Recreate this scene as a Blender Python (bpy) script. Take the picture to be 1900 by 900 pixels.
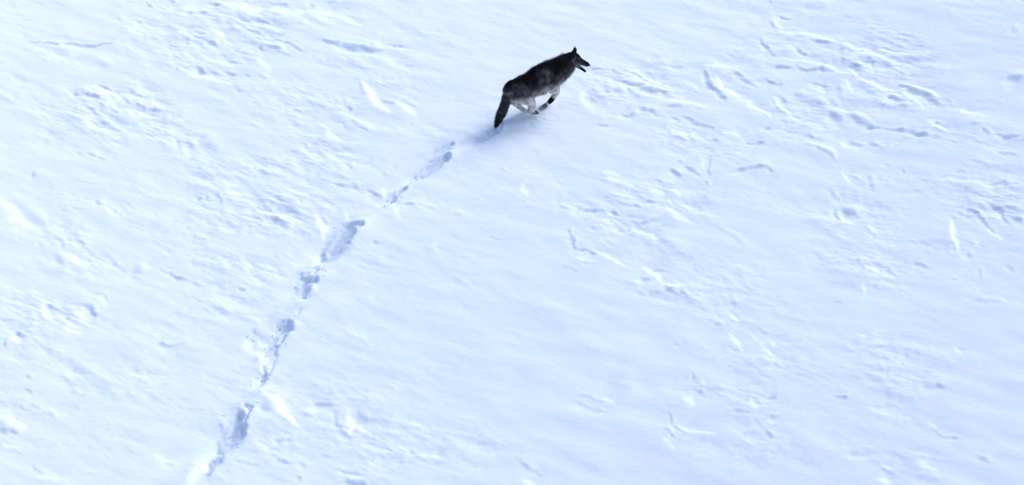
import bpy, math, random
import numpy as np
from mathutils import Vector, noise as mnoise

for o in list(bpy.data.objects):
    bpy.data.objects.remove(o, do_unlink=True)
scene = bpy.context.scene
col = scene.collection
random.seed(4)
rng = np.random.default_rng(11)

# ------------------------------------------------------------------ camera
PITCH = math.radians(38)
DIST = 45.0
cd = bpy.data.cameras.new("camera")
cam = bpy.data.objects.new("camera", cd)
col.objects.link(cam)
cam.location = (0, -DIST * math.cos(PITCH), DIST * math.sin(PITCH))
cam.rotation_euler = (math.radians(90) - PITCH, 0, 0)
cd.sensor_width = 36
cd.lens = 36 * (140.0 * DIST) / 1900.0
cd.clip_start = 0.5
cd.clip_end = 5000
scene.camera = cam

# ------------------------------------------------------------------ light
SUN_ELEV = math.radians(35)
SUN_DIR = Vector((0.77, 0.64, 0)).normalized()      # horizontal direction towards the sun
world = bpy.data.worlds.new("World")
scene.world = world
world.use_nodes = True
wn = world.node_tree.nodes
sky = wn.new("ShaderNodeTexSky")
sky.sky_type = 'NISHITA'
sky.sun_disc = False
sky.sun_elevation = SUN_ELEV
sky.sun_rotation = math.atan2(SUN_DIR.x, SUN_DIR.y)
sky.altitude = 800
sky.air_density = 1.0
sky.dust_density = 1.5
world.node_tree.links.new(sky.outputs[0], wn["Background"].inputs[0])
wn["Background"].inputs[1].default_value = 0.15
sd = bpy.data.lights.new("sun", 'SUN')
sd.energy = 1.95
sd.angle = math.radians(36)
sd.color = (1.0, 0.965, 0.91)
sun = bpy.data.objects.new("sun", sd)
col.objects.link(sun)
S3 = Vector((SUN_DIR.x * math.cos(SUN_ELEV), SUN_DIR.y * math.cos(SUN_ELEV), math.sin(SUN_ELEV)))
sun.rotation_euler = S3.to_track_quat('Z', 'Y').to_euler()
sun.location = (20, 20, 30)
scene.view_settings.view_transform = 'Standard'
scene.view_settings.look = 'None'
scene.view_settings.gamma = 1
scene.view_settings.exposure = 0.48
scene.render.engine = 'CYCLES'
scene.cycles.volume_bounces = 3

# ------------------------------------------------------------------ measured relief (metres)
# SASTRUGI: (strength, half width, x, y, x, y ...)  negative = lee step, positive = face towards the sun
SASTRUGI = [
 (-0.8,0.0333,-6.864,4.442,-6.587,4.471,-6.279,4.453,-5.97,4.419,-5.724,4.524,-5.589,4.724), (-0.3,0.1429,-6.514,4.266,-5.937,4.087,-5.718,3.924), (-0.8,0.0333,-5.321,5.622,-5.206,5.504), (-0.5,0.0381,-5.12,5.559,-5.034,5.465),
 (-0.6,0.0381,-5.005,5.742,-4.896,5.687), (-0.6,0.0524,-5.683,5.176,-5.604,5.167), (-0.6,0.0524,-5.436,5.169,-5.325,5.079), (-0.7,0.0524,-4.441,5.721,-4.214,5.656),
 (-0.6,0.0429,-3.896,5.796,-3.801,5.739), (-0.6,0.0429,-4.717,5.408,-4.612,5.389), (-0.6,0.0476,-4.562,5.426,-4.428,5.364), (-0.4,0.0476,-4.61,5.024,-4.452,4.984),
 (-0.6,0.0286,-4.546,4.86,-4.364,4.836), (-0.5,0.0571,-4.65,4.712,-4.625,4.549), (-0.4,0.0714,-4.611,4.365,-4.477,4.281), (-0.8,0.0524,-4.376,4.647,-4.271,4.615,-4.212,4.501),
 (-0.8,0.0333,-4.164,4.365,-4.038,4.212,-3.803,4.123), (-0.5,0.0333,-3.975,4.42,-3.767,4.361), (-0.5,0.0476,-4.085,4.717,-3.938,4.63), (-0.4,0.0571,-4.078,5.194,-4.025,4.98),
 (-0.6,0.0333,-4.748,3.993,-4.722,3.816), (-0.4,0.0286,-4.687,4.019,-4.506,3.985), (-0.8,0.0571,-4.479,3.964,-4.345,3.86), (-0.6,0.0476,-4.271,3.886,-4.141,3.848),
 (-0.6,0.0476,-4.056,3.906,-3.911,3.815), (-0.7,0.0333,-3.786,3.842,-3.655,3.781), (-0.5,0.0286,-4.293,3.488,-4.088,3.442), (-0.5,0.0381,-3.894,3.552,-3.795,3.382),
 (-0.6,0.0619,-6.117,3.242,-6.05,3.205), (-0.8,0.0333,-5.784,3.427,-5.612,3.332), (-0.8,0.0429,-5.929,3.238,-5.741,3.104), (-0.6,0.0381,-5.92,2.893,-5.705,2.722),
 (-0.6,0.0524,-5.587,2.924,-5.461,2.764), (-0.5,0.0429,-5.467,3.388,-5.26,3.317), (-0.6,0.0381,-5.376,3.07,-5.3,3.055), (-0.8,0.0333,-5.25,3.059,-5.129,2.961),
 (-0.6,0.0381,-5.129,2.961,-4.849,2.887), (-0.6,0.0381,-5.231,2.834,-5.09,2.785), (-0.5,0.0333,-5.809,2.522,-5.588,2.534), (-0.6,0.0333,-4.925,2.594,-4.86,2.41,-4.754,2.312,-4.593,2.155,-4.47,1.83),
 (-0.5,0.0333,-5.044,2.397,-4.896,2.24), (-0.5,0.0381,-5.544,2.19,-5.35,2.082), (-0.6,0.0333,-5.82,1.876,-5.717,1.823,-5.536,1.716), (-0.4,0.0571,-5.939,1.843,-5.862,1.81),
 (-0.6,0.0714,-4.497,2.181,-4.372,2.167), (-0.3,0.1429,-4.289,2.38,-4.063,1.973), (-0.3,0.0714,-6.995,3.613,-6.797,3.411), (-0.3,0.0286,-5.879,2.983,-5.704,2.978),
 (0.6,0.0571,-5.876,3.463,-5.764,3.341,-5.553,3.228,-5.392,3.112), (0.6,0.0476,-5.93,3,-5.727,2.954), (0.6,0.0476,-5.557,3.272,-5.249,3.188), (0.5,0.0714,-5.636,3.048,-5.525,2.929),
 (0.6,0.0571,-4.68,3.93,-4.491,3.785,-4.183,3.713,-3.972,3.592), (0.6,0.0524,-4.423,4.238,-4.161,4.138,-3.95,4.027), (0.7,0.0714,-4.32,4.942,-4.13,4.809), (0.5,0.0952,-4.829,5.501,-4.439,5.521),
 (0.5,0.119,-5.56,4.966,-5.232,4.748), (0.5,0.0476,-4.535,2.034,-4.421,1.833), (0.5,0.0714,-5.373,2.899,-4.96,2.718), (0.6,0.1429,-4.186,5.633,-3.682,5.504),
 (-0.7,0.0381,-3.543,5.81,-3.25,5.72), (-0.7,0.0286,-2.965,5.779,-2.883,5.722), (-0.5,0.0571,-2.731,5.837,-2.546,5.792), (-0.5,0.0381,-2.436,5.67,-2.356,5.622),
 (-0.3,0.0714,-2.806,5.759,-2.568,5.691), (-0.6,0.0476,-3.625,4.551,-3.542,4.462), (-0.6,0.0571,-3.498,4.579,-3.316,4.539), (-0.8,0.0429,-3.271,4.666,-3.114,4.616,-3.006,4.504),
 (-0.8,0.0714,-2.734,4.745,-2.526,4.704,-2.341,4.584,-2.031,4.531,-1.876,4.511), (-0.8,0.0238,-1.883,4.744,-1.778,4.676,-1.519,4.611,-1.389,4.566), (-0.3,0.0952,-2.023,4.279,-1.709,4.056), (-0.3,0.0333,-2.913,4.165,-2.81,4.159),
 (-0.4,0.0571,-3.582,3.829,-3.477,3.766), (-0.3,0.0286,-3.312,3.53,-3.008,3.518), (-0.3,0.0286,-2.907,3.521,-2.776,3.414), (-0.4,0.0571,-2.155,3.691,-2.094,3.382),
 (-0.5,0.0476,-1.839,3.295,-1.659,3.185), (-0.4,0.0476,-1.562,3.296,-1.357,3.14), (-0.5,0.0476,-2.248,3.139,-2.227,2.9), (-0.5,0.0381,-2.246,2.748,-2.091,2.598,-1.962,2.468),
 (-0.3,0.0381,-3.041,2.675,-2.888,2.614), (-0.4,0.0476,-2.37,2.726,-2.315,2.598), (-0.4,0.0476,-3.033,2.042,-2.881,1.959,-2.728,1.835), (-0.4,0.0476,-2.894,2.211,-2.813,2.086),
 (-0.3,0.119,-2.546,2.171,-2.271,2.087), (-0.3,0.0476,-1.421,2.68,-1.346,2.679), (0.7,0.0952,-2.106,3.736,-1.996,3.471,-1.859,3.119,-1.729,2.988), (0.5,0.0476,-2.224,2.813,-2.019,2.684,-1.891,2.554),
 (0.5,0.0714,-1.636,3.252,-1.481,3.075,-1.326,2.898), (0.6,0.119,-3.688,5.604,-3.291,5.519,-2.635,5.442,-2.208,5.162), (0.4,0.0952,-3.58,4.232,-3.435,3.923), (0.4,0.0381,-1.987,4.765,-1.881,4.65),
 (0.5,0.0571,-2.694,2.723,-2.505,2.383,-2.353,2.299), (0.5,0.0571,-2.59,2.045,-2.433,1.835), (-0.5,0.0333,1.147,3.999,1.4,3.964), (-0.6,0.0333,1.426,3.962,1.499,3.841),
 (-0.7,0.0333,1.604,3.953,1.802,3.776,1.973,3.6,2.173,3.539), (-0.4,0.0286,2.297,3.484,2.496,3.422), (-0.6,0.0714,1.791,3.426,2.165,3.331), (-0.5,0.0476,1.592,3.531,1.686,3.294),
 (-0.5,0.0333,1.494,3.653,1.644,3.598), (-0.5,0.0381,1.183,3.299,1.435,3.285), (-0.7,0.0381,1.083,3.327,1.131,3.187,1.204,3.092), (-0.7,0.0571,2.718,3.871,2.755,3.585,2.844,3.346,2.958,3.107),
 (-0.6,0.0571,3.119,3.785,3.284,3.581,3.449,3.379), (-0.6,0.0429,1.473,2.806,1.722,2.814), (-0.6,0.0571,1.777,2.969,1.973,2.866,1.994,2.73), (-0.6,0.0381,1.169,2.577,1.465,2.517),
 (-0.6,0.0381,2.153,2.989,2.375,2.928), (-0.5,0.0333,2.456,3.081,2.58,3.057), (-0.5,0.0333,2.476,2.943,2.645,2.818), (-0.6,0.0476,2.216,2.693,2.361,2.573),
 (-0.6,0.0429,2.367,2.727,2.509,2.563,2.775,2.412), (-0.6,0.0429,2.76,2.113,2.833,2.086), (-0.7,0.0333,3.154,2.105,3.245,1.972,3.469,2.038), (-0.8,0.0476,2.146,1.482,2.287,1.332),
 (-0.7,0.0476,2.343,1.533,2.554,1.338), (-0.7,0.0381,2.599,1.807,2.706,1.738,2.687,1.33), (-0.6,0.0381,2.621,1.213,2.675,1.05), (-0.6,0.0571,2.945,1.375,3.117,1.424,3.314,1.471,3.436,1.483,3.527,1.375),
 (-0.5,0.0333,2.3,1.68,2.369,1.552), (-0.4,0.0476,1.898,2.081,1.969,2.013), (-0.5,0.0333,3.41,2.298,3.632,2.3), (-0.6,0.0476,3.549,4.645,3.636,4.393,3.722,4.142),
 (-0.5,0.0333,3.558,3.528,3.704,3.443), (0.6,0.0429,1.698,3.712,1.97,3.507,2.193,3.399), (0.6,0.0381,1.492,3.583,1.59,3.438), (0.6,0.0429,1.887,3.281,2.158,3.125,2.578,3.003,2.796,2.851),
 (0.7,0.0714,2.885,3.667,2.969,3.335,3.184,3.132,3.393,2.843,3.577,2.606), (0.5,0.0952,2.747,3.962,3.126,3.926), (0.6,0.0429,2.135,2.5,2.252,2.318,2.547,2.299), (0.5,0.0714,0.959,3.424,1.029,3.1,1.176,2.957),
 (0.6,0.0381,2.57,1.705,2.608,1.456), (0.6,0.0333,3.109,2.194,3.197,1.997), (0.5,0.0571,1.244,1.444,1.436,1.354), (0.5,0.0714,2.916,2.272,3.157,2.169),
 (0.5,0.0476,2.297,3.484,2.5,3.514,2.646,3.409), (-0.7,0.0333,3.814,5.198,4.038,5.069), (-0.5,0.0476,3.728,5.062,3.755,4.862), (-0.5,0.0381,4.033,4.606,4.159,4.588),
 (-0.8,0.0333,4.207,4.533,4.353,4.44,4.552,4.386,4.696,4.268), (-0.7,0.0429,4.002,4.345,4.083,4.215,4.202,4.103), (-0.6,0.0381,3.706,3.884,3.952,3.784), (-0.7,0.0381,4.029,3.797,4.147,3.689,4.302,3.738,4.567,3.587),
 (-0.6,0.0333,3.607,3.5,3.727,3.417,3.855,3.449), (-0.6,0.0286,4.201,3.384,4.393,3.27,4.485,3.168), (-0.7,0.0333,4.761,3.812,4.902,3.699), (-0.7,0.0381,4.996,3.916,5.085,3.786,5.086,3.649),
 (-0.6,0.0429,5.166,3.843,5.325,3.657,5.48,3.43), (-0.9,0.0333,5.38,3.157,5.521,3.07), (-0.9,0.081,5.519,3.049,5.705,2.913,5.883,2.715), (-0.5,0.0333,5.935,2.749,6.075,2.664),
 (-0.8,0.0381,5.163,2.947,5.306,2.884,5.396,2.785), (-0.5,0.0381,5.475,2.838,5.583,2.673), (-0.6,0.0429,3.733,3.122,3.821,2.934), (-0.7,0.0429,3.641,3.042,3.701,2.813,3.826,2.626),
 (-0.4,0.119,3.959,3.142,4.167,2.896,4.354,2.744), (-0.4,0.0714,4.69,4.198,4.661,3.827), (-0.4,0.0952,4.545,3.295,4.588,2.89), (-0.5,0.119,4.421,2.649,4.521,2.339),
 (-0.5,0.0952,4.684,2.533,4.862,2.3,4.952,2.206), (-0.6,0.0429,4.854,2.196,5.193,2.155,5.336,2.117,5.497,2.013,5.664,1.97,5.894,1.835,6.075,1.707), (-0.7,0.0333,5.739,2.25,5.878,2.168,6.012,2.045), (-0.5,0.0333,6.214,2.119,6.406,2.09),
 (-0.6,0.0381,6.421,2.004,6.479,1.872), (-0.7,0.0381,6.527,1.864,6.682,1.737,6.902,1.762), (-0.5,0.0476,6.243,1.703,6.382,1.641), (-0.6,0.0333,6.553,1.451,6.665,1.372,6.803,1.329),
 (-0.6,0.0571,4.659,1.906,4.773,1.811), (-0.6,0.0381,4.853,1.885,5.035,1.741), (-0.6,0.0333,4.021,1.866,4.211,1.786,4.386,1.524), (-0.5,0.0429,4.064,2.133,4.145,2.062),
 (-0.5,0.0381,3.692,2.466,3.858,2.364), (-0.5,0.0286,3.488,2.355,3.657,2.298), (-0.5,0.119,6.886,3.11,7.055,3.08), (-0.3,0.0714,7.107,4.374,7.134,4.182),
 (-0.5,0.0333,3.737,5.628,3.8,5.595), (-0.3,0.1429,4.242,5.41,4.526,5.391), (-0.35,0.0286,4.461,5.561,5.733,5.337), (-0.45,0.0333,5.784,5.328,7.334,5.008),
 (0.7,0.0381,3.771,5.13,3.888,4.747), (0.6,0.0333,3.887,4.723,4.242,4.673,4.461,4.52), (0.8,0.0429,4.705,4.386,4.911,4.116,5.198,3.93,5.43,3.709), (0.7,0.0524,4.728,3.725,4.855,3.433,5.131,3.149,5.368,3.027),
 (0.6,0.0333,5.415,2.998,5.567,2.761,5.676,2.617), (0.8,0.0286,5.433,3.193,5.717,3.041,5.895,2.841), (0.6,0.0429,3.795,4.086,4.04,3.96,4.333,3.827,4.578,3.723), (0.7,0.0429,3.659,3.13,3.717,2.856,3.848,2.58,3.984,2.395),
 (0.5,0.0714,4.081,2.385,4.295,2.278), (0.5,0.0333,4.148,3.345,4.355,3.095), (0.7,0.0286,5.695,2.298,5.826,2.134,5.978,1.947), (0.6,0.0286,6.507,1.908,6.608,1.728),
 (0.5,0.0381,4.654,3.416,4.749,3.046), (0.5,0.0571,4.001,1.93,4.265,1.863,4.417,1.602), (0.5,0.0714,4.49,1.924,4.601,1.788), (0.4,0.0476,6.104,2.47,6.543,2.234),
 (-0.7,0.0524,-6.501,1.314,-6.461,1.277), (-0.5,0.0238,-5.874,1.196,-5.629,1.158), (-0.9,0.0286,-5.631,0.815,-5.465,0.708), (-0.4,0.0476,-5.74,0.825,-5.641,0.794),
 (-0.5,0.0429,-5.44,0.69,-5.18,0.471), (-0.4,0.0238,-5.887,0.612,-5.716,0.575), (-0.4,0.0381,-6.014,0.572,-5.93,0.568), (-0.25,0.1429,-6.784,0.737,-6.573,0.562,-6.201,0.205),
 (-0.6,0.0429,-5.941,-0.122,-5.918,-0.236), (-0.5,0.0238,-6.292,-0.253,-6.15,-0.258), (-0.5,0.0476,-5.815,-0.091,-5.665,-0.175,-5.479,-0.39,-5.353,-0.476), (-0.4,0.0571,-6.016,-0.419,-5.855,-0.613),
 (-0.9,0.0238,-4.612,-0.631,-4.44,-0.732,-4.199,-0.829), (-0.4,0.0571,-4.197,-0.847,-4.028,-0.929), (-0.5,0.0381,-5.5,-1.141,-5.288,-1.178,-5.192,-1.333), (-0.8,0.0333,-6.067,-1.466,-5.924,-1.506,-5.802,-1.584),
 (-0.7,0.0619,-5.542,-1.417,-5.444,-1.48,-5.341,-1.596), (-0.6,0.0333,-5.768,-1.688,-5.578,-1.759), (-0.4,0.0333,-5.784,-1.529,-5.667,-1.554), (-0.6,0.0333,-6.08,-1.771,-5.986,-1.797),
 (-0.5,0.0476,-6.562,-1.75,-6.415,-1.841), (-0.5,0.0286,-4.055,-1.201,-3.868,-1.227), (-0.4,0.0714,-3.887,-1.281,-3.665,-1.482), (-0.7,0.0429,-4.261,0.983,-4.186,0.945),
 (-0.6,0.0429,-4.107,1.029,-4.047,0.87), (-0.6,0.0381,-3.962,1.034,-3.9,0.835), (-0.5,0.0333,-3.847,0.937,-3.745,0.86), (-0.5,0.0333,-3.923,0.635,-3.871,0.577),
 (-0.5,0.0476,-4.281,1.592,-4.196,1.596), (-0.4,0.019,-3.975,1.4,-3.779,1.385), (-0.4,0.0286,-4.29,0.091,-4.049,0.044), (-0.4,0.0714,-3.539,0.254,-3.466,0.236),
 (-0.6,0.0286,-3.584,-0.927,-3.442,-0.958), (-0.4,0.0333,-4.555,-0.173,-4.522,-0.286), (-0.4,0.0333,-4.286,-0.292,-4.214,-0.308), (-0.3,0.0381,-3.96,-0.558,-3.746,-0.586),
 (-0.5,0.0476,-4.226,-0.459,-4.103,-0.528), (-0.4,0.119,-4.965,-0.617,-4.866,-0.685), (-0.3,0.0476,-5.316,-0.377,-5.048,-0.735,-4.853,-0.832), (0.35,0.119,-6.843,0.631,-6.672,0.392,-6.435,0.181,-6.18,0.011),
 (0.6,0.0714,-5.925,-0.391,-5.724,-0.526,-5.527,-0.622), (0.6,0.0571,-5.332,-1.2,-5.243,-1.409), (0.5,0.0381,-5.461,0.668,-5.304,0.521,-5.155,0.452), (0.6,0.0571,-6.053,-1.591,-5.902,-1.718),
 (0.6,0.0571,-5.663,-1.589,-5.422,-1.709), (0.5,0.0476,-4.878,-0.535,-4.729,-0.638), (0.6,0.0476,-3.88,1.077,-3.636,1.044), (0.6,0.0381,-3.872,1.321,-3.697,1.245),
 (-0.4,0.0333,0.608,1.266,0.68,1.202), (-0.3,0.0714,0.63,1.024,0.65,0.708), (-0.5,0.0333,0.65,0.708,0.769,0.607), (-0.8,0.0333,0.795,0.722,0.938,0.659,1.249,0.561),
 (-0.8,0.0333,1.298,0.606,1.439,0.484), (-0.5,0.0238,0.887,0.46,1.007,0.425), (-0.6,0.0286,1.039,0.233,1.122,0.199), (-0.7,0.0429,0.765,0.243,0.809,-0.022,0.853,-0.209),
 (-0.9,0.0381,0.853,-0.209,0.995,-0.234,1.112,-0.313), (-0.5,0.0286,1.213,-0,1.353,-0.137), (-0.6,0.0333,1.432,0.179,1.598,0.152), (-0.6,0.0381,1.604,0.362,1.746,0.317,1.915,0.366),
 (-0.7,0.0333,1.602,0.729,1.708,0.666), (-0.6,0.0476,1.736,0.782,1.998,0.711), (-0.5,0.0286,2.098,0.823,2.237,0.679), (-0.6,0.0286,2.315,0.812,2.384,0.73),
 (-0.4,0.0286,2.416,0.36,2.551,0.16), (-0.3,0.0571,2.717,0.15,2.921,-0.054,3.078,-0.217), (-0.4,0.0286,0.873,-0.468,1.108,-0.515), (-0.5,0.0286,0.637,-0.513,0.847,-0.649),
 (-0.7,0.0286,1.846,-0.644,2.02,-0.709), (-0.4,0.0286,2.351,-0.656,2.443,-0.699), (-0.6,0.0476,1.688,-0.837,1.803,-0.88), (-0.4,0.0381,1.571,-0.83,1.633,-1.124,1.769,-1.241),
 (-0.7,0.0381,2.007,-1.075,2.121,-1.137), (-0.6,0.0333,2.146,-1.102,2.28,-1.239), (-0.4,0.0333,2.309,-1.095,2.53,-1.366), (-0.5,0.0333,2.634,-1.609,2.725,-1.634),
 (-0.5,0.0381,2.842,-1.607,2.951,-1.724), (-0.4,0.0714,2.831,-1.352,2.872,-1.465), (-0.5,0.0286,2.491,-1.723,2.627,-1.751), (-0.4,0.0333,1.526,1.068,1.572,0.986),
 (-0.5,0.0381,1.944,1.269,2.061,1.143), (-0.4,0.0238,0.121,0.844,0.181,0.802), (-0.2,0.2857,1.737,0.014,2.199,-0.311), (-0.6,0.0333,2.057,1.023,2.128,0.98),
 (0.8,0.0571,1.578,0.286,1.739,0.089,1.925,-0.033), (0.7,0.0333,1.114,-0.22,1.253,-0.374,1.484,-0.569), (0.5,0.0381,0.827,-0.374,1.063,-0.421), (0.8,0.0571,1.719,-0.582,1.855,-0.736,1.988,-0.964),
 (0.6,0.0381,2.01,-1.002,2.241,-1.054), (0.6,0.0571,2.069,0.688,2.158,0.489,2.367,0.324), (0.7,0.0476,2.154,1.038,2.293,0.873), (0.6,0.0714,1.863,0.993,2.054,0.924),
 (0.5,0.0333,2.287,0.716,2.467,0.434), (0.4,0.0381,0.745,0.608,0.888,0.506), (0.5,0.0476,1.29,1.319,1.529,1.188,1.623,1.063), (0.5,0.0571,0.146,1.201,0.218,0.919),
 (0.5,0.0571,1.593,-0.868,1.68,-1.091), (0.5,0.0476,2.84,-1.643,2.924,-1.793), (0.4,0.0476,1.198,0.417,1.412,0.37), (-0.6,0.0286,4.982,1.401,5.073,1.33),
 (-0.6,0.0333,5.27,1.246,5.289,1.183), (-0.5,0.0381,4.6,1.16,4.685,1.011), (-0.4,0.0714,4.814,1.117,4.838,0.835), (-0.4,0.0571,4.265,0.853,4.39,0.604),
 (-0.6,0.0286,5.718,1.028,5.928,0.98), (-0.5,0.0286,5.985,1.072,6.101,1.035), (-0.6,0.0381,6.404,0.749,6.686,0.725,6.749,0.655), (-0.8,0.0429,5.977,0.297,6.11,0.219,6.184,0.033,6.256,-0.172,6.354,-0.341),
 (-0.8,0.0429,6.353,0.282,6.483,0.183,6.48,-0.051,6.515,-0.153), (-0.8,0.0571,6.597,-0.049,6.73,-0.109), (-0.6,0.0429,4.283,0.457,4.316,0.258,4.381,0.174), (-0.6,0.0952,4.398,0.407,4.602,0.269),
 (-0.4,0.0333,4.692,0.221,4.786,0.211), (-0.4,0.0333,4.799,0.073,5.007,0.03), (-0.5,0.0333,4.525,-0.686,4.605,-0.845), (-0.5,0.0476,4.707,-0.743,4.839,-0.833,5.003,-1.076),
 (-0.6,0.0238,5.235,-0.821,5.434,-0.92), (-0.5,0.0381,4.578,-1.179,4.755,-1.271), (-0.5,0.0381,5.232,-0.345,5.296,-0.41), (-0.5,0.0476,5.661,-1.19,5.728,-1.216),
 (-0.5,0.0286,5.748,-1.691,5.855,-1.757), (-0.4,0.0476,6.397,-0.989,6.493,-1.15), (-0.4,0.0476,6.044,-1.053,6.07,-1.241), (-0.4,0.0238,4.138,-1.503,4.252,-1.514),
 (-0.4,0.0571,5.957,-1.661,6.268,-1.735), (-0.4,0.0476,5.798,0.165,5.883,0.075), (-0.4,0.0476,4.67,-0.049,4.804,-0.141), (-0.5,0.0714,5.947,-0.665,5.912,-0.774),
 (0.7,0.0333,5.71,0.949,5.989,0.871,6.264,0.771,6.482,0.598,6.703,0.464), (0.9,0.0429,5.767,0.091,5.786,-0.184,5.805,-0.456,5.828,-0.687), (0.7,0.0333,4.345,0.334,4.428,0.17,4.563,0.078), (0.8,0.0286,4.623,-0.772,4.757,-0.974),
 (0.5,0.0333,4.78,-0.977,4.997,-1.149), (0.6,0.0333,6.266,0.138,6.375,0.063), (0.6,0.0333,6.251,-0.21,6.433,-0.467), (0.6,0.0476,6.039,-0.449,6.133,-0.653),
 (0.4,0.0381,4.68,0.066,4.804,-0.141), (0.5,0.0333,4.552,-1.213,4.56,-1.398), (0.5,0.0333,4.464,1.273,4.539,0.986,4.648,0.855), (-0.7,0.0571,-6.299,-2.057,-6.215,-2.101),
 (-0.6,0.0381,-6.465,-2.196,-6.427,-2.329), (-0.6,0.0238,-4.542,-2.083,-4.312,-2.101,-4.224,-2.051), (-0.4,0.0286,-6.454,-2.688,-6.406,-2.717), (-0.5,0.0381,-6.099,-2.852,-6.028,-2.895),
 (-0.5,0.0381,-6.095,-3.1,-5.974,-3.186), (-0.5,0.0381,-6.003,-3.335,-5.839,-3.417), (-0.5,0.0381,-5.768,-3.459,-5.667,-3.579), (-0.4,0.0333,-6.133,-3.364,-6.057,-3.454),
 (-0.5,0.0714,-6.322,-3.848,-6.098,-3.89), (-0.7,0.0238,-6.187,-3.876,-6.098,-3.89), (-0.5,0.0286,-6.258,-4.221,-5.998,-4.198), (-0.5,0.0333,-5.844,-4.42,-5.78,-4.508,-5.679,-4.531),
 (-0.4,0.0286,-6.382,-3.324,-6.334,-3.352), (-0.5,0.0429,-4.615,-2.587,-4.556,-2.616), (-0.5,0.0381,-4.795,-2.601,-4.747,-2.63), (-0.4,0.0286,-4.413,-2.855,-4.345,-2.867),
 (-0.3,0.0238,-5.114,-3.075,-4.956,-3.078), (-0.4,0.0286,-5.249,-3.299,-5.16,-3.302), (-0.3,0.0286,-5.308,-4.534,-4.94,-4.507), (-0.3,0.0333,-5.386,-2.801,-5.164,-3.013),
 (-0.5,0.0286,-4.281,-4.259,-4.125,-4.282), (-0.5,0.0286,-3.406,-4.168,-3.115,-4.237), (0.6,0.0714,-6.383,-2.118,-6.278,-2.245), (0.6,0.0714,-5.748,-1.88,-5.535,-1.965),
 (0.5,0.0476,-6.289,-4.145,-6.029,-4.122), (0.5,0.0714,-6.349,-3.611,-6.001,-3.77), (0.4,0.0381,-4.83,-2.72,-4.582,-2.718), (0.4,0.0381,-4.402,-4.123,-4.217,-4.239),
 (0.5,0.0952,-3.449,-1.991,-3.325,-2.156), (0.5,0.0952,-3.247,-2.724,-3.198,-2.789), (0.4,0.0333,-5.802,-4.603,-5.52,-4.597), (-0.7,0.0238,-2.505,-3.084,-2.231,-3.147),
 (-0.6,0.0238,-2.607,-3.3,-2.47,-3.363), (-0.5,0.0476,-2.228,-3.229,-2.172,-3.524,-2.098,-3.686,-2.005,-3.783), (-0.7,0.0333,-2.94,-3.804,-2.695,-3.808), (-0.5,0.0286,-3.062,-3.995,-2.991,-4.089,-2.788,-4.164,-2.696,-4.225),
 (-0.6,0.0333,-2.619,-4.224,-2.518,-4.263), (-0.6,0.0333,-2.641,-4.446,-2.573,-4.492), (-0.4,0.0333,-2.755,-4.37,-2.707,-4.463), (-0.6,0.0333,-2.162,-4.328,-2.05,-4.365,-1.808,-4.373),
 (-0.5,0.0238,-2.372,-4.06,-2.172,-4.089), (-0.6,0.0619,-2.023,-4.516,-1.779,-4.577), (-0.5,0.0238,-1.667,-3.912,-1.488,-3.962), (-0.6,0.0381,-1.244,-3.949,-1.208,-4.061),
 (-0.4,0.0286,-1.196,-4.093,-0.908,-4.12), (-0.4,0.0286,-1.64,-4.088,-1.528,-4.137), (-0.4,0.0476,-1.416,-4.17,-1.327,-4.186), (-0.3,0.0238,-1.61,-2.814,-1.427,-2.866),
 (-0.3,0.0381,-0.783,-1.949,-0.713,-1.961), (-0.4,0.0381,-2.13,-2.864,-2.083,-2.89), (-0.3,0.0952,-1.933,-3.293,-1.817,-3.425), (-0.4,0.0952,-3.126,-3.249,-3.009,-3.344),
 (-0.4,0.0333,-0.715,-4.448,-0.616,-4.466), (-0.3,0.0333,-1.361,-3.705,-1.315,-3.754), (0.9,0.0714,-3.117,-3.018,-2.952,-3.145,-2.828,-3.371,-2.734,-3.467), (0.8,0.0571,-2.069,-3.261,-1.994,-3.49,-2.008,-3.718),
 (0.5,0.0476,-1.903,-3.523,-1.761,-3.75), (0.6,0.0476,-2.634,-3.202,-2.431,-3.231), (0.4,0.0381,-1.175,-4.045,-0.909,-4.067), (0.4,0.0381,-1.709,-4.008,-1.442,-4.042),
 (0.6,0.0476,-3.236,-2.118,-3.156,-2.318), (-0.5,0.0286,0.812,-3.053,0.969,-3.079,1.147,-3.206), (-0.8,0.0333,1.963,-3.293,1.966,-3.521,2.005,-3.684,2.134,-3.788), (-0.7,0.0286,1.826,-3.704,1.914,-3.742,2.02,-3.875),
 (-0.6,0.0286,2.252,-3.051,2.385,-3.094), (-0.7,0.0286,2.749,-3.464,2.947,-3.511), (-0.4,0.0381,2.966,-3.56,3.067,-3.759,3.23,-3.991), (-0.4,0.0286,2.083,-2.152,2.15,-2.191),
 (-0.5,0.0381,2.243,-2.714,2.327,-2.889), (-0.5,0.0333,2.74,-2.272,2.87,-2.387), (-0.5,0.0333,2.601,-1.821,2.692,-1.846), (-0.5,0.0381,3.144,-1.971,3.278,-2.018),
 (-0.4,0.0333,3.174,-2.238,3.251,-2.487), (-0.4,0.0381,3.049,-3.275,3.108,-3.41), (-0.2,0.2857,1.201,-2.776,1.468,-2.928), (-0.4,0.0476,0.066,-4.145,0.199,-4.306,0.352,-4.467),
 (-0.4,0.0333,0.765,-3.149,1.187,-3.405), (0.7,0.0714,2.156,-3.209,2.264,-3.315), (0.5,0.0381,2.395,-2.861,2.423,-2.997), (0.6,0.0476,2.775,-2.029,2.836,-2.175,2.918,-2.356),
 (0.6,0.0381,2.961,-3.236,3.04,-3.437), (0.6,0.0333,2.009,-3.556,2.18,-3.76,2.507,-3.877), (0.5,0.0333,1.842,-3.895,2.012,-4.094), (0.5,0.0333,1.126,-3.105,1.281,-3.214),
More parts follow.
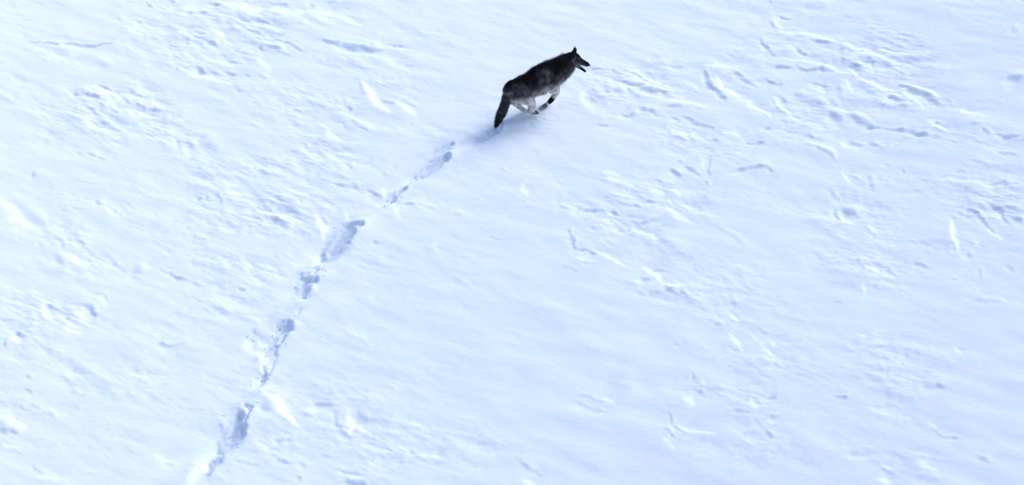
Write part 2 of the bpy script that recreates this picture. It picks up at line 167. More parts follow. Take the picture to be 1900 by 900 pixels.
 (0.5,0.0476,0.132,-4.55,0.285,-4.617), (0.4,0.0381,3.16,-3.671,3.247,-3.709), (0.5,0.0333,3.05,-2.017,3.151,-2.236,3.337,-2.563), (-0.5,0.0238,4.523,-2.419,4.747,-2.439),
 (-0.5,0.0333,3.162,-3.251,3.295,-3.268), (-0.6,0.0381,4.007,-3.302,4.182,-3.339), (-0.7,0.0476,5.304,-3.233,5.366,-3.278), (-0.4,0.0714,5.13,-3.185,5.301,-3.265),
 (-0.5,0.0286,5.145,-3.987,5.312,-4.08,5.478,-4.174), (-0.4,0.0238,4.415,-3.497,4.789,-3.528), (-0.6,0.0286,4.478,-4.627,4.624,-4.7), (-0.4,0.0286,4.945,-4.017,5.099,-4.015),
 (-0.4,0.0714,4.156,-4.279,4.46,-4.309), (-0.4,0.0286,3.309,-2.646,3.397,-2.687), (-0.4,0.0286,3.23,-3.612,3.362,-3.638), (-0.4,0.0476,5.684,-4.504,5.8,-4.639),
 (-0.4,0.0476,4.612,-2.706,4.638,-2.943), (-0.4,0.0333,4.898,-2.783,4.927,-2.836), (-0.4,0.0333,4.746,-2.986,4.876,-3.031), (-0.3,0.0381,4.843,-4.428,5.183,-4.519),
 (-0.5,0.0286,3.128,-3.858,3.231,-3.976), (-0.3,0.0714,4.921,-4.771,5.127,-4.881), (-0.4,0.0333,5.596,-2.529,5.704,-2.573), (0.5,0.0286,4.43,-3.578,4.686,-3.695,4.941,-3.812),
 (0.6,0.0286,4.483,-4.566,4.585,-4.651), (0.5,0.0714,4.422,-4.789,4.589,-4.864), (0.5,0.0333,3.269,-2.176,3.306,-2.319), (0.5,0.0238,4.363,-2.15,4.493,-2.232),
 (0.5,0.0333,5.577,-2.493,5.652,-2.636), (0.4,0.0333,4.553,-2.325,4.687,-2.355), (0.4,0.0333,5.109,-3.905,5.235,-3.964), (0.4,0.0476,4.878,-4.523,5.166,-4.702),
 (0.4,0.0381,3.237,-2.725,3.414,-2.773), (-0.7,0.0476,-2.424,1.319,-2.262,1.237), (-0.6,0.0429,-2.166,1.277,-2.065,1.174), (-0.7,0.0333,-1.967,1.153,-1.77,1.049),
 (-0.4,0.0286,-1.643,1.723,-1.569,1.701), (-0.5,0.0286,-2.308,1.793,-2.132,1.667), (-0.3,0.0381,-2.644,1.607,-2.544,1.566), (-0.4,0.0476,-1.785,1.539,-1.71,1.496),
 (-0.6,0.0333,-1.473,0.806,-1.303,0.771), (-0.8,0.0333,-1.255,0.802,-1.036,0.718), (-0.3,0.0286,-1.356,0.982,-1.211,0.979), (-0.6,0.0238,-0.31,0.126,-0.143,0.047),
 (-0.6,0.0476,-1.833,-0.017,-1.761,-0.029), (-0.4,0.0381,-0.962,-0.12,-0.902,-0.158), (-0.5,0.0333,-2.819,0.19,-2.768,0.133), (-0.5,0.0381,-3.328,0.75,-3.229,0.692),
 (-0.5,0.0476,-3.376,0.531,-3.335,0.454), (-0.4,0.0333,-3.368,0.2,-3.223,0.165), (-0.4,0.0286,-3.152,-0.27,-3.08,-0.287), (-0.4,0.0571,-2.568,0.736,-2.47,0.423),
 (-0.3,0.0476,-3.067,-0.528,-3.028,-0.6), (-0.4,0.0381,-3.157,-1.461,-3.086,-1.494), (-0.3,0.0952,-3.192,0.456,-3.018,0.342), (-0.3,0.0381,-2.541,0.935,-2.441,0.855),
 (-0.3,0.0571,-0.77,0.595,-0.673,0.554), (-0.3,0.0476,-0.147,1.58,-0.098,1.537), (-0.3,0.1429,-1.117,-0.118,-1.066,-0.266), (-0.3,0.0476,-0.687,-0.31,-0.545,-0.313),
 (-0.3,0.0286,-2.053,-0.515,-1.912,-0.515), (0.7,0.0571,-2.599,0.618,-2.541,0.384,-2.481,0.116), (0.6,0.0429,-1.616,0.768,-1.538,0.533,-1.462,0.377), (0.7,0.0714,-2.563,-0.186,-2.621,-0.483),
 (0.6,0.0571,-1.752,1.251,-1.722,1.089), (0.5,0.0476,-2.267,0.736,-2.184,0.461), (0.4,0.0476,-1.359,-0.948,-1.264,-0.984),
]
HOLES = [
 (0.085,0.0464,-0.453,2.268,-0.335,2.381,-0.209,2.495), (0.045,0.0321,-1.079,1.989,-0.962,2.05,-0.845,2.137), (0.09,0.0643,-1.231,1.503,-1.102,1.637,-1.015,1.722), (0.09,0.0429,-1.015,1.722,-0.899,1.82),
 (0.02,0.0286,-1.354,1.407,-1.26,1.479), (0.09,0.0536,-1.618,0.915,-1.606,1.011), (0.07,0.0321,-1.591,0.986,-1.457,1.141), (0.09,0.1,-2.387,-0.155,-2.288,0.048,-2.188,0.253),
 (0.04,0.0286,-2.33,0.208,-2.192,0.357,-2.12,0.357,-2.01,0.287), (0.05,0.0429,-2.443,-0.167,-2.363,-0.2), (0.08,0.0714,-2.704,-0.818,-2.713,-0.926), (0.07,0.0357,-2.731,-0.991,-2.707,-1.054),
 (0.06,0.0357,-2.641,-0.817,-2.571,-0.805), (0.03,0.0214,-2.593,-0.643,-2.547,-0.544), (0.02,0.0214,-2.503,-0.587,-2.489,-0.587), (0.03,0.0214,-2.763,-0.613,-2.739,-0.689),
 (0.08,0.0643,-2.954,-1.711,-2.892,-1.709), (0.06,0.0357,-2.923,-1.783,-2.962,-1.948), (0.015,0.0214,-2.796,-1.541,-2.748,-1.383), (0.03,0.0286,-3.308,-1.807,-3.237,-1.845,-3.145,-1.883),
 (0.06,0.0357,-3.094,-2.065,-3.012,-2.063), (0.05,0.025,-3.043,-1.859,-3.018,-2.195), (0.02,0.0214,-3.011,-2.195,-3.027,-2.428,-3.103,-2.652), (0.07,0.0429,-3.156,-2.674,-3.154,-2.714),
 (0.03,0.0214,-3.162,-2.453,-3.158,-2.654), (0.09,0.0786,-3.478,-3.733,-3.442,-3.556,-3.422,-3.437), (0.07,0.0571,-3.495,-3.879,-3.407,-3.798,-3.363,-3.65), (0.03,0.0286,-3.349,-3.649,-3.305,-3.501,-3.283,-3.304),
 (0.04,0.0286,-3.619,-3.817,-3.585,-3.931,-3.529,-3.967), (0.03,0.0214,-3.659,-3.517,-3.584,-3.63), (0.03,0.0214,-3.349,-3.208,-3.32,-3.237), (0.06,0.0429,-3.668,-4.176,-3.608,-4.182),
 (0.04,0.0214,-3.596,-4.163,-3.56,-4.104), (0.05,0.0286,-3.757,-4.418,-3.666,-4.3),
]
HEAPS = [
 (0.035,0.0714,-3.983,-4.572,-3.869,-4.329,-3.691,-4.033), (0.02,0.0571,-3.749,-4.151,-3.823,-4.326), (0.03,0.05,-3.335,-3.336,-3.362,-3.552), (0.035,0.0643,-3.069,-3.029,-2.94,-3.164,-2.842,-3.358,-2.757,-3.454),
 (0.035,0.0643,-2.537,-0.467,-2.485,-0.356,-2.46,-0.278), (0.03,0.05,-2.82,-1.046,-2.732,-1.119,-2.691,-1.097), (0.03,0.05,-2.779,-0.884,-2.798,-0.777), (0.03,0.05,-3.196,-2.202,-3.166,-2.373,-3.197,-2.555),
 (0.03,0.0571,-3.177,-1.925,-3.253,-2.051), (0.02,0.0357,-2.115,0.207,-2.214,0.003), (0.02,0.0429,-3.058,-2.85,-3.191,-2.905), (0.03,0.0571,-1.667,0.832,-1.592,0.748),
 (0.02,0.0429,-1.302,1.381,-1.206,1.367), (0.015,0.0357,-1.357,1.555,-1.249,1.653), (0.015,0.0357,-0.792,2.071,-0.726,2.147), (0.02,0.0357,-2.531,0.392,-2.454,0.253),
 (0.012,0.0286,-1.808,0.013,-1.8,0.013), (0.02,0.0286,-2.636,-0.935,-2.533,-0.88), (0.02,0.0357,-3.042,-1.61,-3.066,-1.694),
]
ROUGH = [
 (0.9,-4.11,4.9,0.79,0.81), (0.9,-5.55,2.93,0.64,0.58), (0.6,-4.82,2.22,0.57,0.46), (0.5,-2.34,3.2,1,0.7),
 (0.5,-2.97,5.38,0.64,0.46), (0.9,1.74,3.52,0.86,0.7), (0.7,2.5,1.88,0.64,0.7), (0.9,4.64,3.92,1.21,0.81),
 (0.8,4.82,2.43,1.29,0.58), (0.5,-3.7,0.92,0.93,0.7), (0.5,-2.85,1.42,1.14,0.81), (0.7,-5.94,-1.83,0.79,0.46),
 (0.4,-5.89,-0.27,0.64,0.58), (0.7,1.8,0.47,0.93,0.7), (0.6,2.39,-0.92,0.79,0.58), (0.8,6.43,0.39,0.5,0.81),
 (0.5,5,0.23,1,0.81), (0.5,4.91,-0.8,1,0.58), (0.5,3.29,-2.28,0.71,0.93), (0.5,4.74,-2.82,0.86,0.7),
 (0.4,-5.99,-3.25,0.64,0.7), (0.5,-2.22,-3.52,1.14,1.04), (0.4,-1,-3.92,0.86,0.46), (0.5,2.74,-3.54,0.79,0.93),
 (0.4,4.66,-4.53,0.86,0.58), (0.4,-3.59,-0.8,0.64,0.58), (0.4,-4.56,-2.73,1,0.58), (0.4,-2.79,-0,0.86,0.93),
]
WOLF_AT = (0.315, 2.850, 0.019)
WOLF_SHAPE = {
 'trunk': [(-0.398,0,0.608,0.125,0.095), (-0.325,0,0.559,0.16,0.12), (-0.215,-0,0.549,0.175,0.13), (-0.077,0,0.546,0.175,0.14), (0.053,0,0.565,0.2,0.15), (0.164,-0,0.565,0.215,0.155), (0.275,0,0.582,0.2,0.15), (0.386,0,0.6,0.17,0.14), (0.488,-0,0.631,0.145,0.125), (0.571,0,0.679,0.12,0.105)],
 'skull': [(0.562,-0,0.692,0.105,0.09), (0.623,-0.005,0.71,0.095,0.082), (0.678,-0.02,0.692,0.08,0.07), (0.715,-0.045,0.659,0.06,0.052), (0.761,-0.072,0.628,0.045,0.038), (0.827,-0.11,0.581,0.034,0.03)],
 'jaw': [(0.673,-0.015,0.627,0.05,0.042), (0.717,-0.045,0.562,0.03,0.028), (0.761,-0.075,0.515,0.022,0.022), (0.8,-0.098,0.471,0.017,0.016)],
 'ear_near': [(0.592,-0.045,0.786,0.045,0.03), (0.633,-0.045,0.847,0.032,0.018), (0.659,-0.04,0.919,0.008,0.006)],
 'ear_far': [(0.707,0.045,0.707,0.04,0.03), (0.73,0.045,0.761,0.026,0.016), (0.74,0.04,0.815,0.006,0.005)],
 'tail': [(-0.398,-0,0.59,0.085,0.07), (-0.458,-0,0.524,0.07,0.06), (-0.49,0,0.446,0.055,0.05), (-0.531,0,0.354,0.052,0.05), (-0.573,-0,0.271,0.055,0.052), (-0.619,0,0.19,0.04,0.04), (-0.66,0,0.106,0.01,0.01)],
 'thigh_near': [(-0.341,-0.06,0.582,0.15,0.09), (-0.286,-0.085,0.528,0.13,0.085), (-0.192,-0.095,0.43,0.09,0.07)],
 'shank_near': [(-0.183,-0.095,0.426,0.09,0.06), (-0.136,-0.095,0.334,0.07,0.05), (-0.117,-0.095,0.252,0.055,0.042), (-0.117,-0.095,0.188,0.042,0.036)],
 'paw_hind_near': [(-0.16,-0.09,0.194,0.034,0.034), (-0.095,-0.09,0.148,0.032,0.036), (-0.039,-0.09,0.12,0.024,0.034)],
 'thigh_far': [(-0.272,0.06,0.484,0.14,0.09), (-0.184,0.08,0.381,0.11,0.07), (-0.102,0.09,0.295,0.08,0.06)],
 'shank_far': [(-0.102,0.09,0.304,0.09,0.055), (-0.204,0.09,0.31,0.095,0.06), (-0.296,0.09,0.33,0.07,0.05), (-0.232,0.09,0.221,0.04,0.034), (-0.139,0.09,0.108,0.03,0.028), (-0.064,0.09,0.03,0.03,0.03)],
 'paw_hind_far': [(-0.083,0.09,0.047,0.03,0.034), (-0.008,0.09,-0.012,0.026,0.034)],
 'shoulder_near': [(0.121,-0.07,0.65,0.14,0.09), (0.181,-0.09,0.527,0.12,0.08), (0.256,-0.09,0.413,0.08,0.06)],
 'fore_near': [(0.265,-0.09,0.409,0.065,0.055), (0.313,-0.09,0.326,0.05,0.042), (0.285,-0.09,0.273,0.036,0.034), (0.239,-0.09,0.237,0.034,0.034)],
 'paw_near': [(0.239,-0.09,0.237,0.038,0.036), (0.216,-0.09,0.219,0.038,0.038), (0.197,-0.09,0.204,0.028,0.034)],
 'shoulder_far': [(0.253,0.07,0.515,0.14,0.09), (0.321,0.085,0.387,0.11,0.07), (0.378,0.085,0.28,0.08,0.055)],
 'fore_far': [(0.374,0.08,0.285,0.065,0.05), (0.414,0.07,0.182,0.045,0.038), (0.335,0.05,0.116,0.032,0.03), (0.245,0.03,0.082,0.027,0.027), (0.201,0.02,0.07,0.03,0.028)],
 'paw_far': [(0.201,0.02,0.07,0.036,0.034), (0.163,0.02,0.058,0.036,0.036), (0.126,0.02,0.055,0.024,0.028)],
 'eye': [(0.687,-0.088,0.726,0.006,0.006), (0.773,-0,0.66,0.006,0.006)],
 'nose': [(0.84,-0.118,0.58,0.016,0.018), (0.853,-0.126,0.568,0.012,0.015)],
}


def tag(o, label=None, cat=None, kind=None, group=None):
    for k, v in (('label', label), ('category', cat), ('kind', kind), ('group', group)):
        if v: o[k] = v
    return o

# ------------------------------------------------------------------ materials
def new_mat(name):
    m = bpy.data.materials.new(name); m.use_nodes = True
    return m, m.node_tree.nodes, m.node_tree.links, m.node_tree.nodes["Principled BSDF"]

def snow_material():
    m, N, L, b = new_mat("snow")
    tc = N.new("ShaderNodeTexCoord")
    n1 = N.new("ShaderNodeTexNoise"); n1.inputs['Scale'].default_value = 0.9; n1.inputs['Detail'].default_value = 4
    L.new(tc.outputs['Object'], n1.inputs['Vector'])
    r = N.new("ShaderNodeValToRGB")
    r.color_ramp.elements[0].position = 0.3; r.color_ramp.elements[0].color = (0.785, 0.842, 0.935, 1)
    r.color_ramp.elements[1].position = 0.7; r.color_ramp.elements[1].color = (0.812, 0.865, 0.945, 1)
    L.new(n1.outputs['Fac'], r.inputs[0]); L.new(r.outputs[0], b.inputs['Base Color'])
    b.inputs['Roughness'].default_value = 0.85
    b.inputs['Specular IOR Level'].default_value = 0.15
    # wind-packed grain, stretched along the wind
    mp = N.new("ShaderNodeMapping"); mp.inputs['Rotation'].default_value = (0, 0, math.radians(24)); mp.inputs['Scale'].default_value = (5, 20, 8)
    L.new(tc.outputs['Object'], mp.inputs['Vector'])
    n2 = N.new("ShaderNodeTexNoise"); n2.inputs['Scale'].default_value = 1.0; n2.inputs['Detail'].default_value = 5; n2.inputs['Roughness'].default_value = 0.6
    L.new(mp.outputs[0], n2.inputs['Vector'])
    bp = N.new("ShaderNodeBump"); bp.inputs['Strength'].default_value = 0.5; bp.inputs['Distance'].default_value = 0.0035
    L.new(n2.outputs['Fac'], bp.inputs['Height'])
    n3 = N.new("ShaderNodeTexNoise"); n3.inputs['Scale'].default_value = 120; n3.inputs['Detail'].default_value = 2
    L.new(tc.outputs['Object'], n3.inputs['Vector'])
    b2 = N.new("ShaderNodeBump"); b2.inputs['Strength'].default_value = 0.25; b2.inputs['Distance'].default_value = 0.003
    L.new(n3.outputs['Fac'], b2.inputs['Height']); L.new(bp.outputs[0], b2.inputs['Normal'])
    L.new(b2.outputs[0], b.inputs['Normal'])
    return m
SNOW = snow_material()

# ------------------------------------------------------------------ snow field
X0, X1, Y0, Y1 = -8.2, 8.2, -7.4, 8.2
DX, DY = 0.0155, 0.0185
xs = np.arange(X0, X1, DX); ys = np.arange(Y0, Y1, DY)
NX, NY = len(xs), len(ys)
GX, GY = np.meshgrid(xs, ys)
SQ = math.sin(PITCH)         # features are flattened along y as seen on the slope

def base(x, y):
    q = .022 * x + .0080 * x * x + .012 * y - .0050 * y * y
    u = .10 * np.sin(.55 * x + .35 * y + 1) + .05 * np.sin(-.5 * x + 1.1 * y + .4)
    return (q + .25 * u) * np.exp(-(x * x + y * y) / 900.)

kx = 2 * np.pi * np.fft.rfftfreq(NX, DX)[None, :]
ky = 2 * np.pi * np.fft.fftfreq(NY, DY)[:, None]
KK = kx * kx + ky * ky + 1e-9

def spectrum_noise(angle, l_along, l_across, power=2.0):
    """smooth noise stretched along `angle` with the given longest wavelengths"""
    w = np.fft.rfft2(rng.standard_normal((NY, NX)))
    ca, sa = math.cos(angle), math.sin(angle)
    a = (kx * ca + ky * sa) * l_along / (2 * np.pi); c = (-kx * sa + ky * ca) * l_across / (2 * np.pi)
    q = a * a + c * c
    h = np.fft.irfft2(w * (q + .05) / (1 + q) ** (1 + power), s=(NY, NX))
    return h / h.std()

def smooth(a, sx):
    return np.fft.irfft2(np.fft.rfft2(a) * np.exp(-.5 * KK * sx * sx), s=(NY, NX))

wx = spectrum_noise(0, .5, .5, 1.5) * .010 + spectrum_noise(0, .12, .12, 1.6) * .006
wy = spectrum_noise(0, .5, .5, 1.5) * .014 + spectrum_noise(0, .12, .12, 1.6) * .008
WX, WY = GX + wx, GY + wy

def stroke(field, amp, width, pts, mode='add', taper=True, power=2):
    P = np.array(pts).reshape(-1, 2)
    if len(P) == 1: P = np.vstack([P, P + 1e-3])
    pad = width * 4 + .08
    i0 = max(0, int((P[:, 0].min() - pad - X0) / DX)); i1 = min(NX, int((P[:, 0].max() + pad - X0) / DX) + 2)
    padY = pad / SQ
    j0 = max(0, int((P[:, 1].min() - padY - Y0) / DY)); j1 = min(NY, int((P[:, 1].max() + padY - Y0) / DY) + 2)
    if i1 <= i0 or j1 <= j0: return
    x = WX[j0:j1, i0:i1]; y = WY[j0:j1, i0:i1] * SQ
    Q = P.copy(); Q[:, 1] *= SQ
    seg = np.hypot(*np.diff(Q, axis=0).T); tot = seg.sum() + 1e-9
    best = np.full(x.shape, 1e9); acc = 0
    for k in range(len(seg)):
        a, b = Q[k], Q[k + 1]; d = b - a; L2 = d @ d + 1e-12
        t = np.clip(((x - a[0]) * d[0] + (y - a[1]) * d[1]) / L2, 0, 1)
        r = np.hypot(x - a[0] - t * d[0], y - a[1] - t * d[1])
        u = (acc + t * seg[k]) / tot
        w = width * (0.22 + 1.0 * np.sin(np.pi * np.clip(u, .02, .98)) ** .8) if taper else width
        best = np.minimum(best, r / w); acc += seg[k]
    v = amp * np.exp(-best ** power)
    if mode == 'add': field[j0:j1, i0:i1] += v
    else: field[j0:j1, i0:i1] = np.maximum(field[j0:j1, i0:i1], v)

slope = np.zeros((NY, NX)); crest = np.zeros((NY, NX))
for s in SASTRUGI:
    w = max(s[1] * .46, .015)
    if s[0] < 0:
        stroke(slope, -min(.84, abs(s[0]) ** 1.3 * 1.25), w * 1.05, s[2:])
        if w < .08:                      # every lee step hangs under a crest that catches the light
            P = np.array(s[2:]).reshape(-1, 2)
            P = P + np.array([SUN_DIR.x, SUN_DIR.y / SQ]) * w * 1.7
            stroke(crest, -s[0] * .55, w * .9, P.ravel())
            P = P - np.array([SUN_DIR.x, SUN_DIR.y / SQ]) * w * 3.6
            stroke(crest, -s[0] * .40, w * 1.3, P.ravel())
    else:
        stroke(slope, s[0] * 1.0, w * 1.15, s[2:])
breakup = spectrum_noise(math.radians(-24), .30, .07, 1.6)
breakup2 = spectrum_noise(math.radians(-24), .5, .2, 1.4)
slope = (slope + crest * (slope > -.5)) * np.clip(1 + .30 * breakup + .25 * breakup2, .2, 1.8)
_keep = (WX, WY)                          # broken edges: the holes' outlines wander more than the wind marks
WX = WX + spectrum_noise(0, .05, .05, 1.3) * .009; WY = WY + spectrum_noise(0, .05, .05, 1.3) * .014
track = np.zeros((NY, NX))                # paw holes: floor falls away from the light, far lip catches it
chop = np.clip(1 + .35 * spectrum_noise(math.radians(50), .12, .05, 1.5), .3, 1.8)
for s in HOLES:
    g_ = np.zeros((NY, NX)); stroke(g_, 1.0, s[1] * 1.2, s[2:], 'max', False, 3)
    slope = slope * (1 - .85 * g_) ; track = np.minimum(track, -np.clip(.1 + 11 * s[0], .15, 1.05) * g_ * (.40 + .60 * chop))
for s in HEAPS:
    g_ = np.zeros((NY, NX)); stroke(g_, min(.7, s[0] * 18), s[1] * .85, s[2:], 'max'); track = np.where(track > -.2, track + g_ * chop, track)
slope = np.clip(slope, -.95, 1.0)
WX, WY = _keep
rough = .09 + .09 * np.clip(-GX / 3, 0, 1) + .05 * np.clip(GY / 3, -1, 1)
for a, cx, cy, rx, ry in ROUGH:
    rough += .62 * a * np.exp(-(((GX - cx) / rx) ** 2 + ((GY - cy) / ry) ** 2) ** 1.2)
rough = np.clip(rough, 0, 1.0)
patch = spectrum_noise(math.radians(-24), 1.6, .8, 2.0)
rough *= np.clip(1 + .45 * patch, .25, 2)

# the strokes say how steeply the snow tilts towards / away from the light: integrate them into heights
dxn, dyn = SUN_DIR.x, SUN_DIR.y
kd = kx * dxn + ky * dyn
edge = np.minimum(np.minimum(GX - X0, X1 - GX), np.minimum(GY - Y0, Y1 - GY))
fade = np.clip(edge / .5, 0, 1); fade = fade * fade * (3 - 2 * fade)
KSL = .66
crust = np.clip(spectrum_noise(math.radians(-20), .13, .035, 1.7) - 1.0, 0, 1.6) - .8 * np.clip(spectrum_noise(math.radians(-26), .16, .045, 1.7) - 1.1, 0, 1.4)
slope -= crust * np.clip(rough, .05, .40) * .72
F1 = np.fft.rfft2(slope * fade); F2 = np.fft.rfft2(track * fade)
relief = np.fft.irfft2(-KSL * F1 * np.conj(1j * kd) / (kd * kd + .05 * KK + (2 * np.pi / 1.6) ** 2 * .15), s=(NY, NX))
relief += np.fft.irfft2(-.70 * F2 * np.conj(1j * kd) / (kd * kd + .04 * KK + (2 * np.pi / 2.5) ** 2 * .15), s=(NY, NX))

wind = math.radians(-26)
r1 = spectrum_noise(wind, .30, .085, 1.6)
ridge = np.sqrt(np.maximum(r1 + .2, 0) + .02)
ridge -= smooth(ridge, .25)
r2 = spectrum_noise(math.radians(-8), .16, .05, 1.6)
r3 = spectrum_noise(wind, .6, .3, 2.0)
detail = rough * (.0070 * ridge + .0016 * r2 + .007 * r3) + .0003 * spectrum_noise(math.radians(-5), .20, .05, 1.6)
h = relief + detail + .0034 * spectrum_noise(wind, 1.4, .6, 2.0)

pit = np.zeros((NY, NX)); heap = np.zeros((NY, NX))
for s in HOLES: stroke(pit, s[0], s[1] * 1.0, s[2:], 'max', False, 3)
for s in HEAPS: stroke(heap, s[0], s[1] * 1.1, s[2:], 'add', True, 2)
near_track = np.clip(smooth((pit > .01).astype(float), .07) * 3, 0, 1)
crumb = np.maximum(spectrum_noise(0, .07, .07, 1.6) - .6, 0)
h = h * (1 - .5 * np.clip(pit / .05, 0, 1)) + heap * .3 + near_track * .0008 * r2
h -= pit * .5
# the wolf breaks through soft snow here: hollow and pushed-up rim at its feet
wx0, wy0 = WOLF_AT[0], WOLF_AT[1]
h += .018 * np.exp(-(((GX - wx0 - .02) / .30) ** 2 + ((GY - wy0 + .16) / .16) ** 2)) * (1 + .2 * r1)
h = smooth(h * fade, .010)                # drifting snow rounds the sharpest lips
H = base(GX, GY) + h * fade

def grow(start, stop, step, factor=1.28):
    out = []; p = start; s = step
    while abs(p) < stop:
        s *= factor; p += s if step > 0 else s * 1
        out.append(p)
    return out
right = grow(xs[-1], 900, DX); left = grow(xs[0], 900, -DX)[::-1]
back = grow(ys[-1], 900, DY); front = grow(ys[0], 900, -DY)[::-1]
ax = np.array(left + list(xs) + right); ay = np.array(front + list(ys) + back)
AX, AY = np.meshgrid(ax, ay)
AH = base(AX, AY)
far = np.clip((np.hypot(AX, AY) - 9) / 15, 0, 1)
AH += far * (.25 * np.sin(.13 * AX + .3 + .05 * AY) * np.cos(.11 * AY) + .06 * np.sin(.41 * AX + .23 * AY))
jl, il = len(front), len(left)
AH[jl:jl + NY, il:il + NX] = H

def grid_mesh(name, X, Y, Z):
    ny, nx = X.shape
    co = np.stack([X, Y, Z], -1).reshape(-1, 3).astype(np.float32)
    idx = np.arange(ny * nx, dtype=np.int32).reshape(ny, nx)
    q = np.stack([idx[:-1, :-1], idx[:-1, 1:], idx[1:, 1:], idx[1:, :-1]], -1).reshape(-1)
    me = bpy.data.meshes.new(name)
    me.vertices.add(len(co)); me.vertices.foreach_set('co', co.ravel())
    me.loops.add(len(q)); me.loops.foreach_set('vertex_index', q)
    n = len(q) // 4
    me.polygons.add(n); me.polygons.foreach_set('loop_start', np.arange(n, dtype=np.int32) * 4)
    me.update(calc_edges=True)
    me.shade_smooth()
    return me
ground = bpy.data.objects.new("snow_ground", grid_mesh("snow_ground", AX, AY, AH))
col.objects.link(ground); ground.data.materials.append(SNOW)
tag(ground, kind='structure')
ground['label'] = 'wind-carved white snow field with a line of paw holes'

def ground_z(x, y):
    i = min(max(int(round((x - X0) / DX)), 0), NX - 1); j = min(max(int(round((y - Y0) / DY)), 0), NY - 1)
    return float(H[j, i])

# ------------------------------------------------------------------ loose crumbs of snow
def soup(name, V, F, mat, parent=None):
    me = bpy.data.meshes.new(name); me.from_pydata(V, [], F); me.update()
    o = bpy.data.objects.new(name, me); col.objects.link(o)
    if mat: me.materials.append(mat)
    if parent: o.parent = parent
    return o
OCT = [(1,0,0),(-1,0,0),(0,1,0),(0,-1,0),(0,0,1),(0,0,-1)]
OCF = [(0,2,4),(2,1,4),(1,3,4),(3,0,4),(2,0,5),(1,2,5),(3,1,5),(0,3,5)]
def lump(V, F, c, r):
    b0 = len(V)
    for d in OCT:
        k = r * random.uniform(.6, 1.25)
        V.append((c[0] + d[0] * k, c[1] + d[1] * k, c[2] + d[2] * k * .8))
    F += [tuple(b0 + i for i in f) for f in OCF]
V, F_ = [], []
for s in HOLES:
    P = s[2:]
    for _ in range(7):
        k = random.randrange(len(P) // 2)
        x = P[2 * k] + random.gauss(0, .07); y = P[2 * k + 1] + random.gauss(0, .09)
        r = random.uniform(.004, .011) if random.random() < .85 else random.uniform(.011, .018)
        lump(V, F_, (x, y, ground_z(x, y) + r * .4), r)
o = soup("snow_crumbs", V, F_, SNOW); tag(o, 'small crumbs of snow scattered beside the paw holes', 'snow crumbs', 'stuff')
V, F_ = [], []
for _ in range(420):
    a = random.gauss(0, .17); c = random.gauss(0, .10)
    x = wx0 - .05 + a * .9; y = wy0 - .03 + a * .55 + c
    z = ground_z(x, y) + abs(random.gauss(0, .05))
    lump(V, F_, (x, y, z), random.uniform(.002, .007))
o = soup("kicked_up_snow", V, F_, SNOW); tag(o, "spray of loose snow kicked up under the wolf's paws", 'kicked snow', 'stuff')

# ------------------------------------------------------------------ wolf
def tube_mesh(V, F, pts, n=20, sub=4):
    """closed tube through (x, y, z, r_up, r_side) stations, with rounded ends"""
    P = np.array(pts, float)
    T = np.linspace(0, len(P) - 1, (len(P) - 1) * sub + 1)
    Q = []
    for t in T:                                    # Catmull-Rom
        i = min(int(t), len(P) - 2); u = t - i
        p0 = P[max(i - 1, 0)]; p1 = P[i]; p2 = P[i + 1]; p3 = P[min(i + 2, len(P) - 1)]
        q = .5 * ((2 * p1) + (p2 - p0) * u + (2 * p0 - 5 * p1 + 4 * p2 - p3) * u * u + (3 * p1 - p0 - 3 * p2 + p3) * u ** 3)
        q[3:] = p1[3:] * (1 - u) + p2[3:] * u
        Q.append(q)
    Q = np.array(Q)
    tang = np.gradient(Q[:, :3], axis=0)
    t0 = tang[0] / np.linalg.norm(tang[0]); t1 = tang[-1] / np.linalg.norm(tang[-1])
    rings = []
    for a in (.15, .5, .85):
        q = Q[0].copy(); m = min(q[3], q[4]); q[:3] -= t0 * m * math.cos(a * math.pi / 2); q[3:] *= math.sin(a * math.pi / 2); rings.append((q, t0))
    for q, t in zip(Q, tang): rings.append((q, t / np.linalg.norm(t)))
    for a in (.85, .5, .15):
        q = Q[-1].copy(); m = min(q[3], q[4]); q[:3] += t1 * m * math.cos(a * math.pi / 2); q[3:] *= math.sin(a * math.pi / 2); rings.append((q, t1))
    b0 = len(V)
    for q, t in rings:
        side = np.array([0., 1., 0.]); side -= t * (side @ t); side /= np.linalg.norm(side)
        upv = np.cross(t, side)
        for k in range(n):
            a = 2 * math.pi * k / n
            V.append(tuple(q[:3] + side * math.cos(a) * q[4] + upv * math.sin(a) * q[3]))
    m = len(rings)
    for i in range(m - 1):
        for k in range(n):
            k2 = (k + 1) % n
            F.append((b0 + i * n + k, b0 + i * n + k2, b0 + (i + 1) * n + k2, b0 + (i + 1) * n + k))
    F.append(tuple(b0 + k for k in range(n))[::-1])
    F.append(tuple(b0 + (m - 1) * n + k for k in range(n)))
    return Q

wolf = bpy.data.objects.new("wolf", None); col.objects.link(wolf)
wolf.empty_display_size = .2
wolf.location = WOLF_AT
wolf.rotation_euler = (0, 0, math.radians(36))
tag(wolf, 'dark grey wolf with pale legs bounding uphill through deep snow, mouth open', 'wolf')

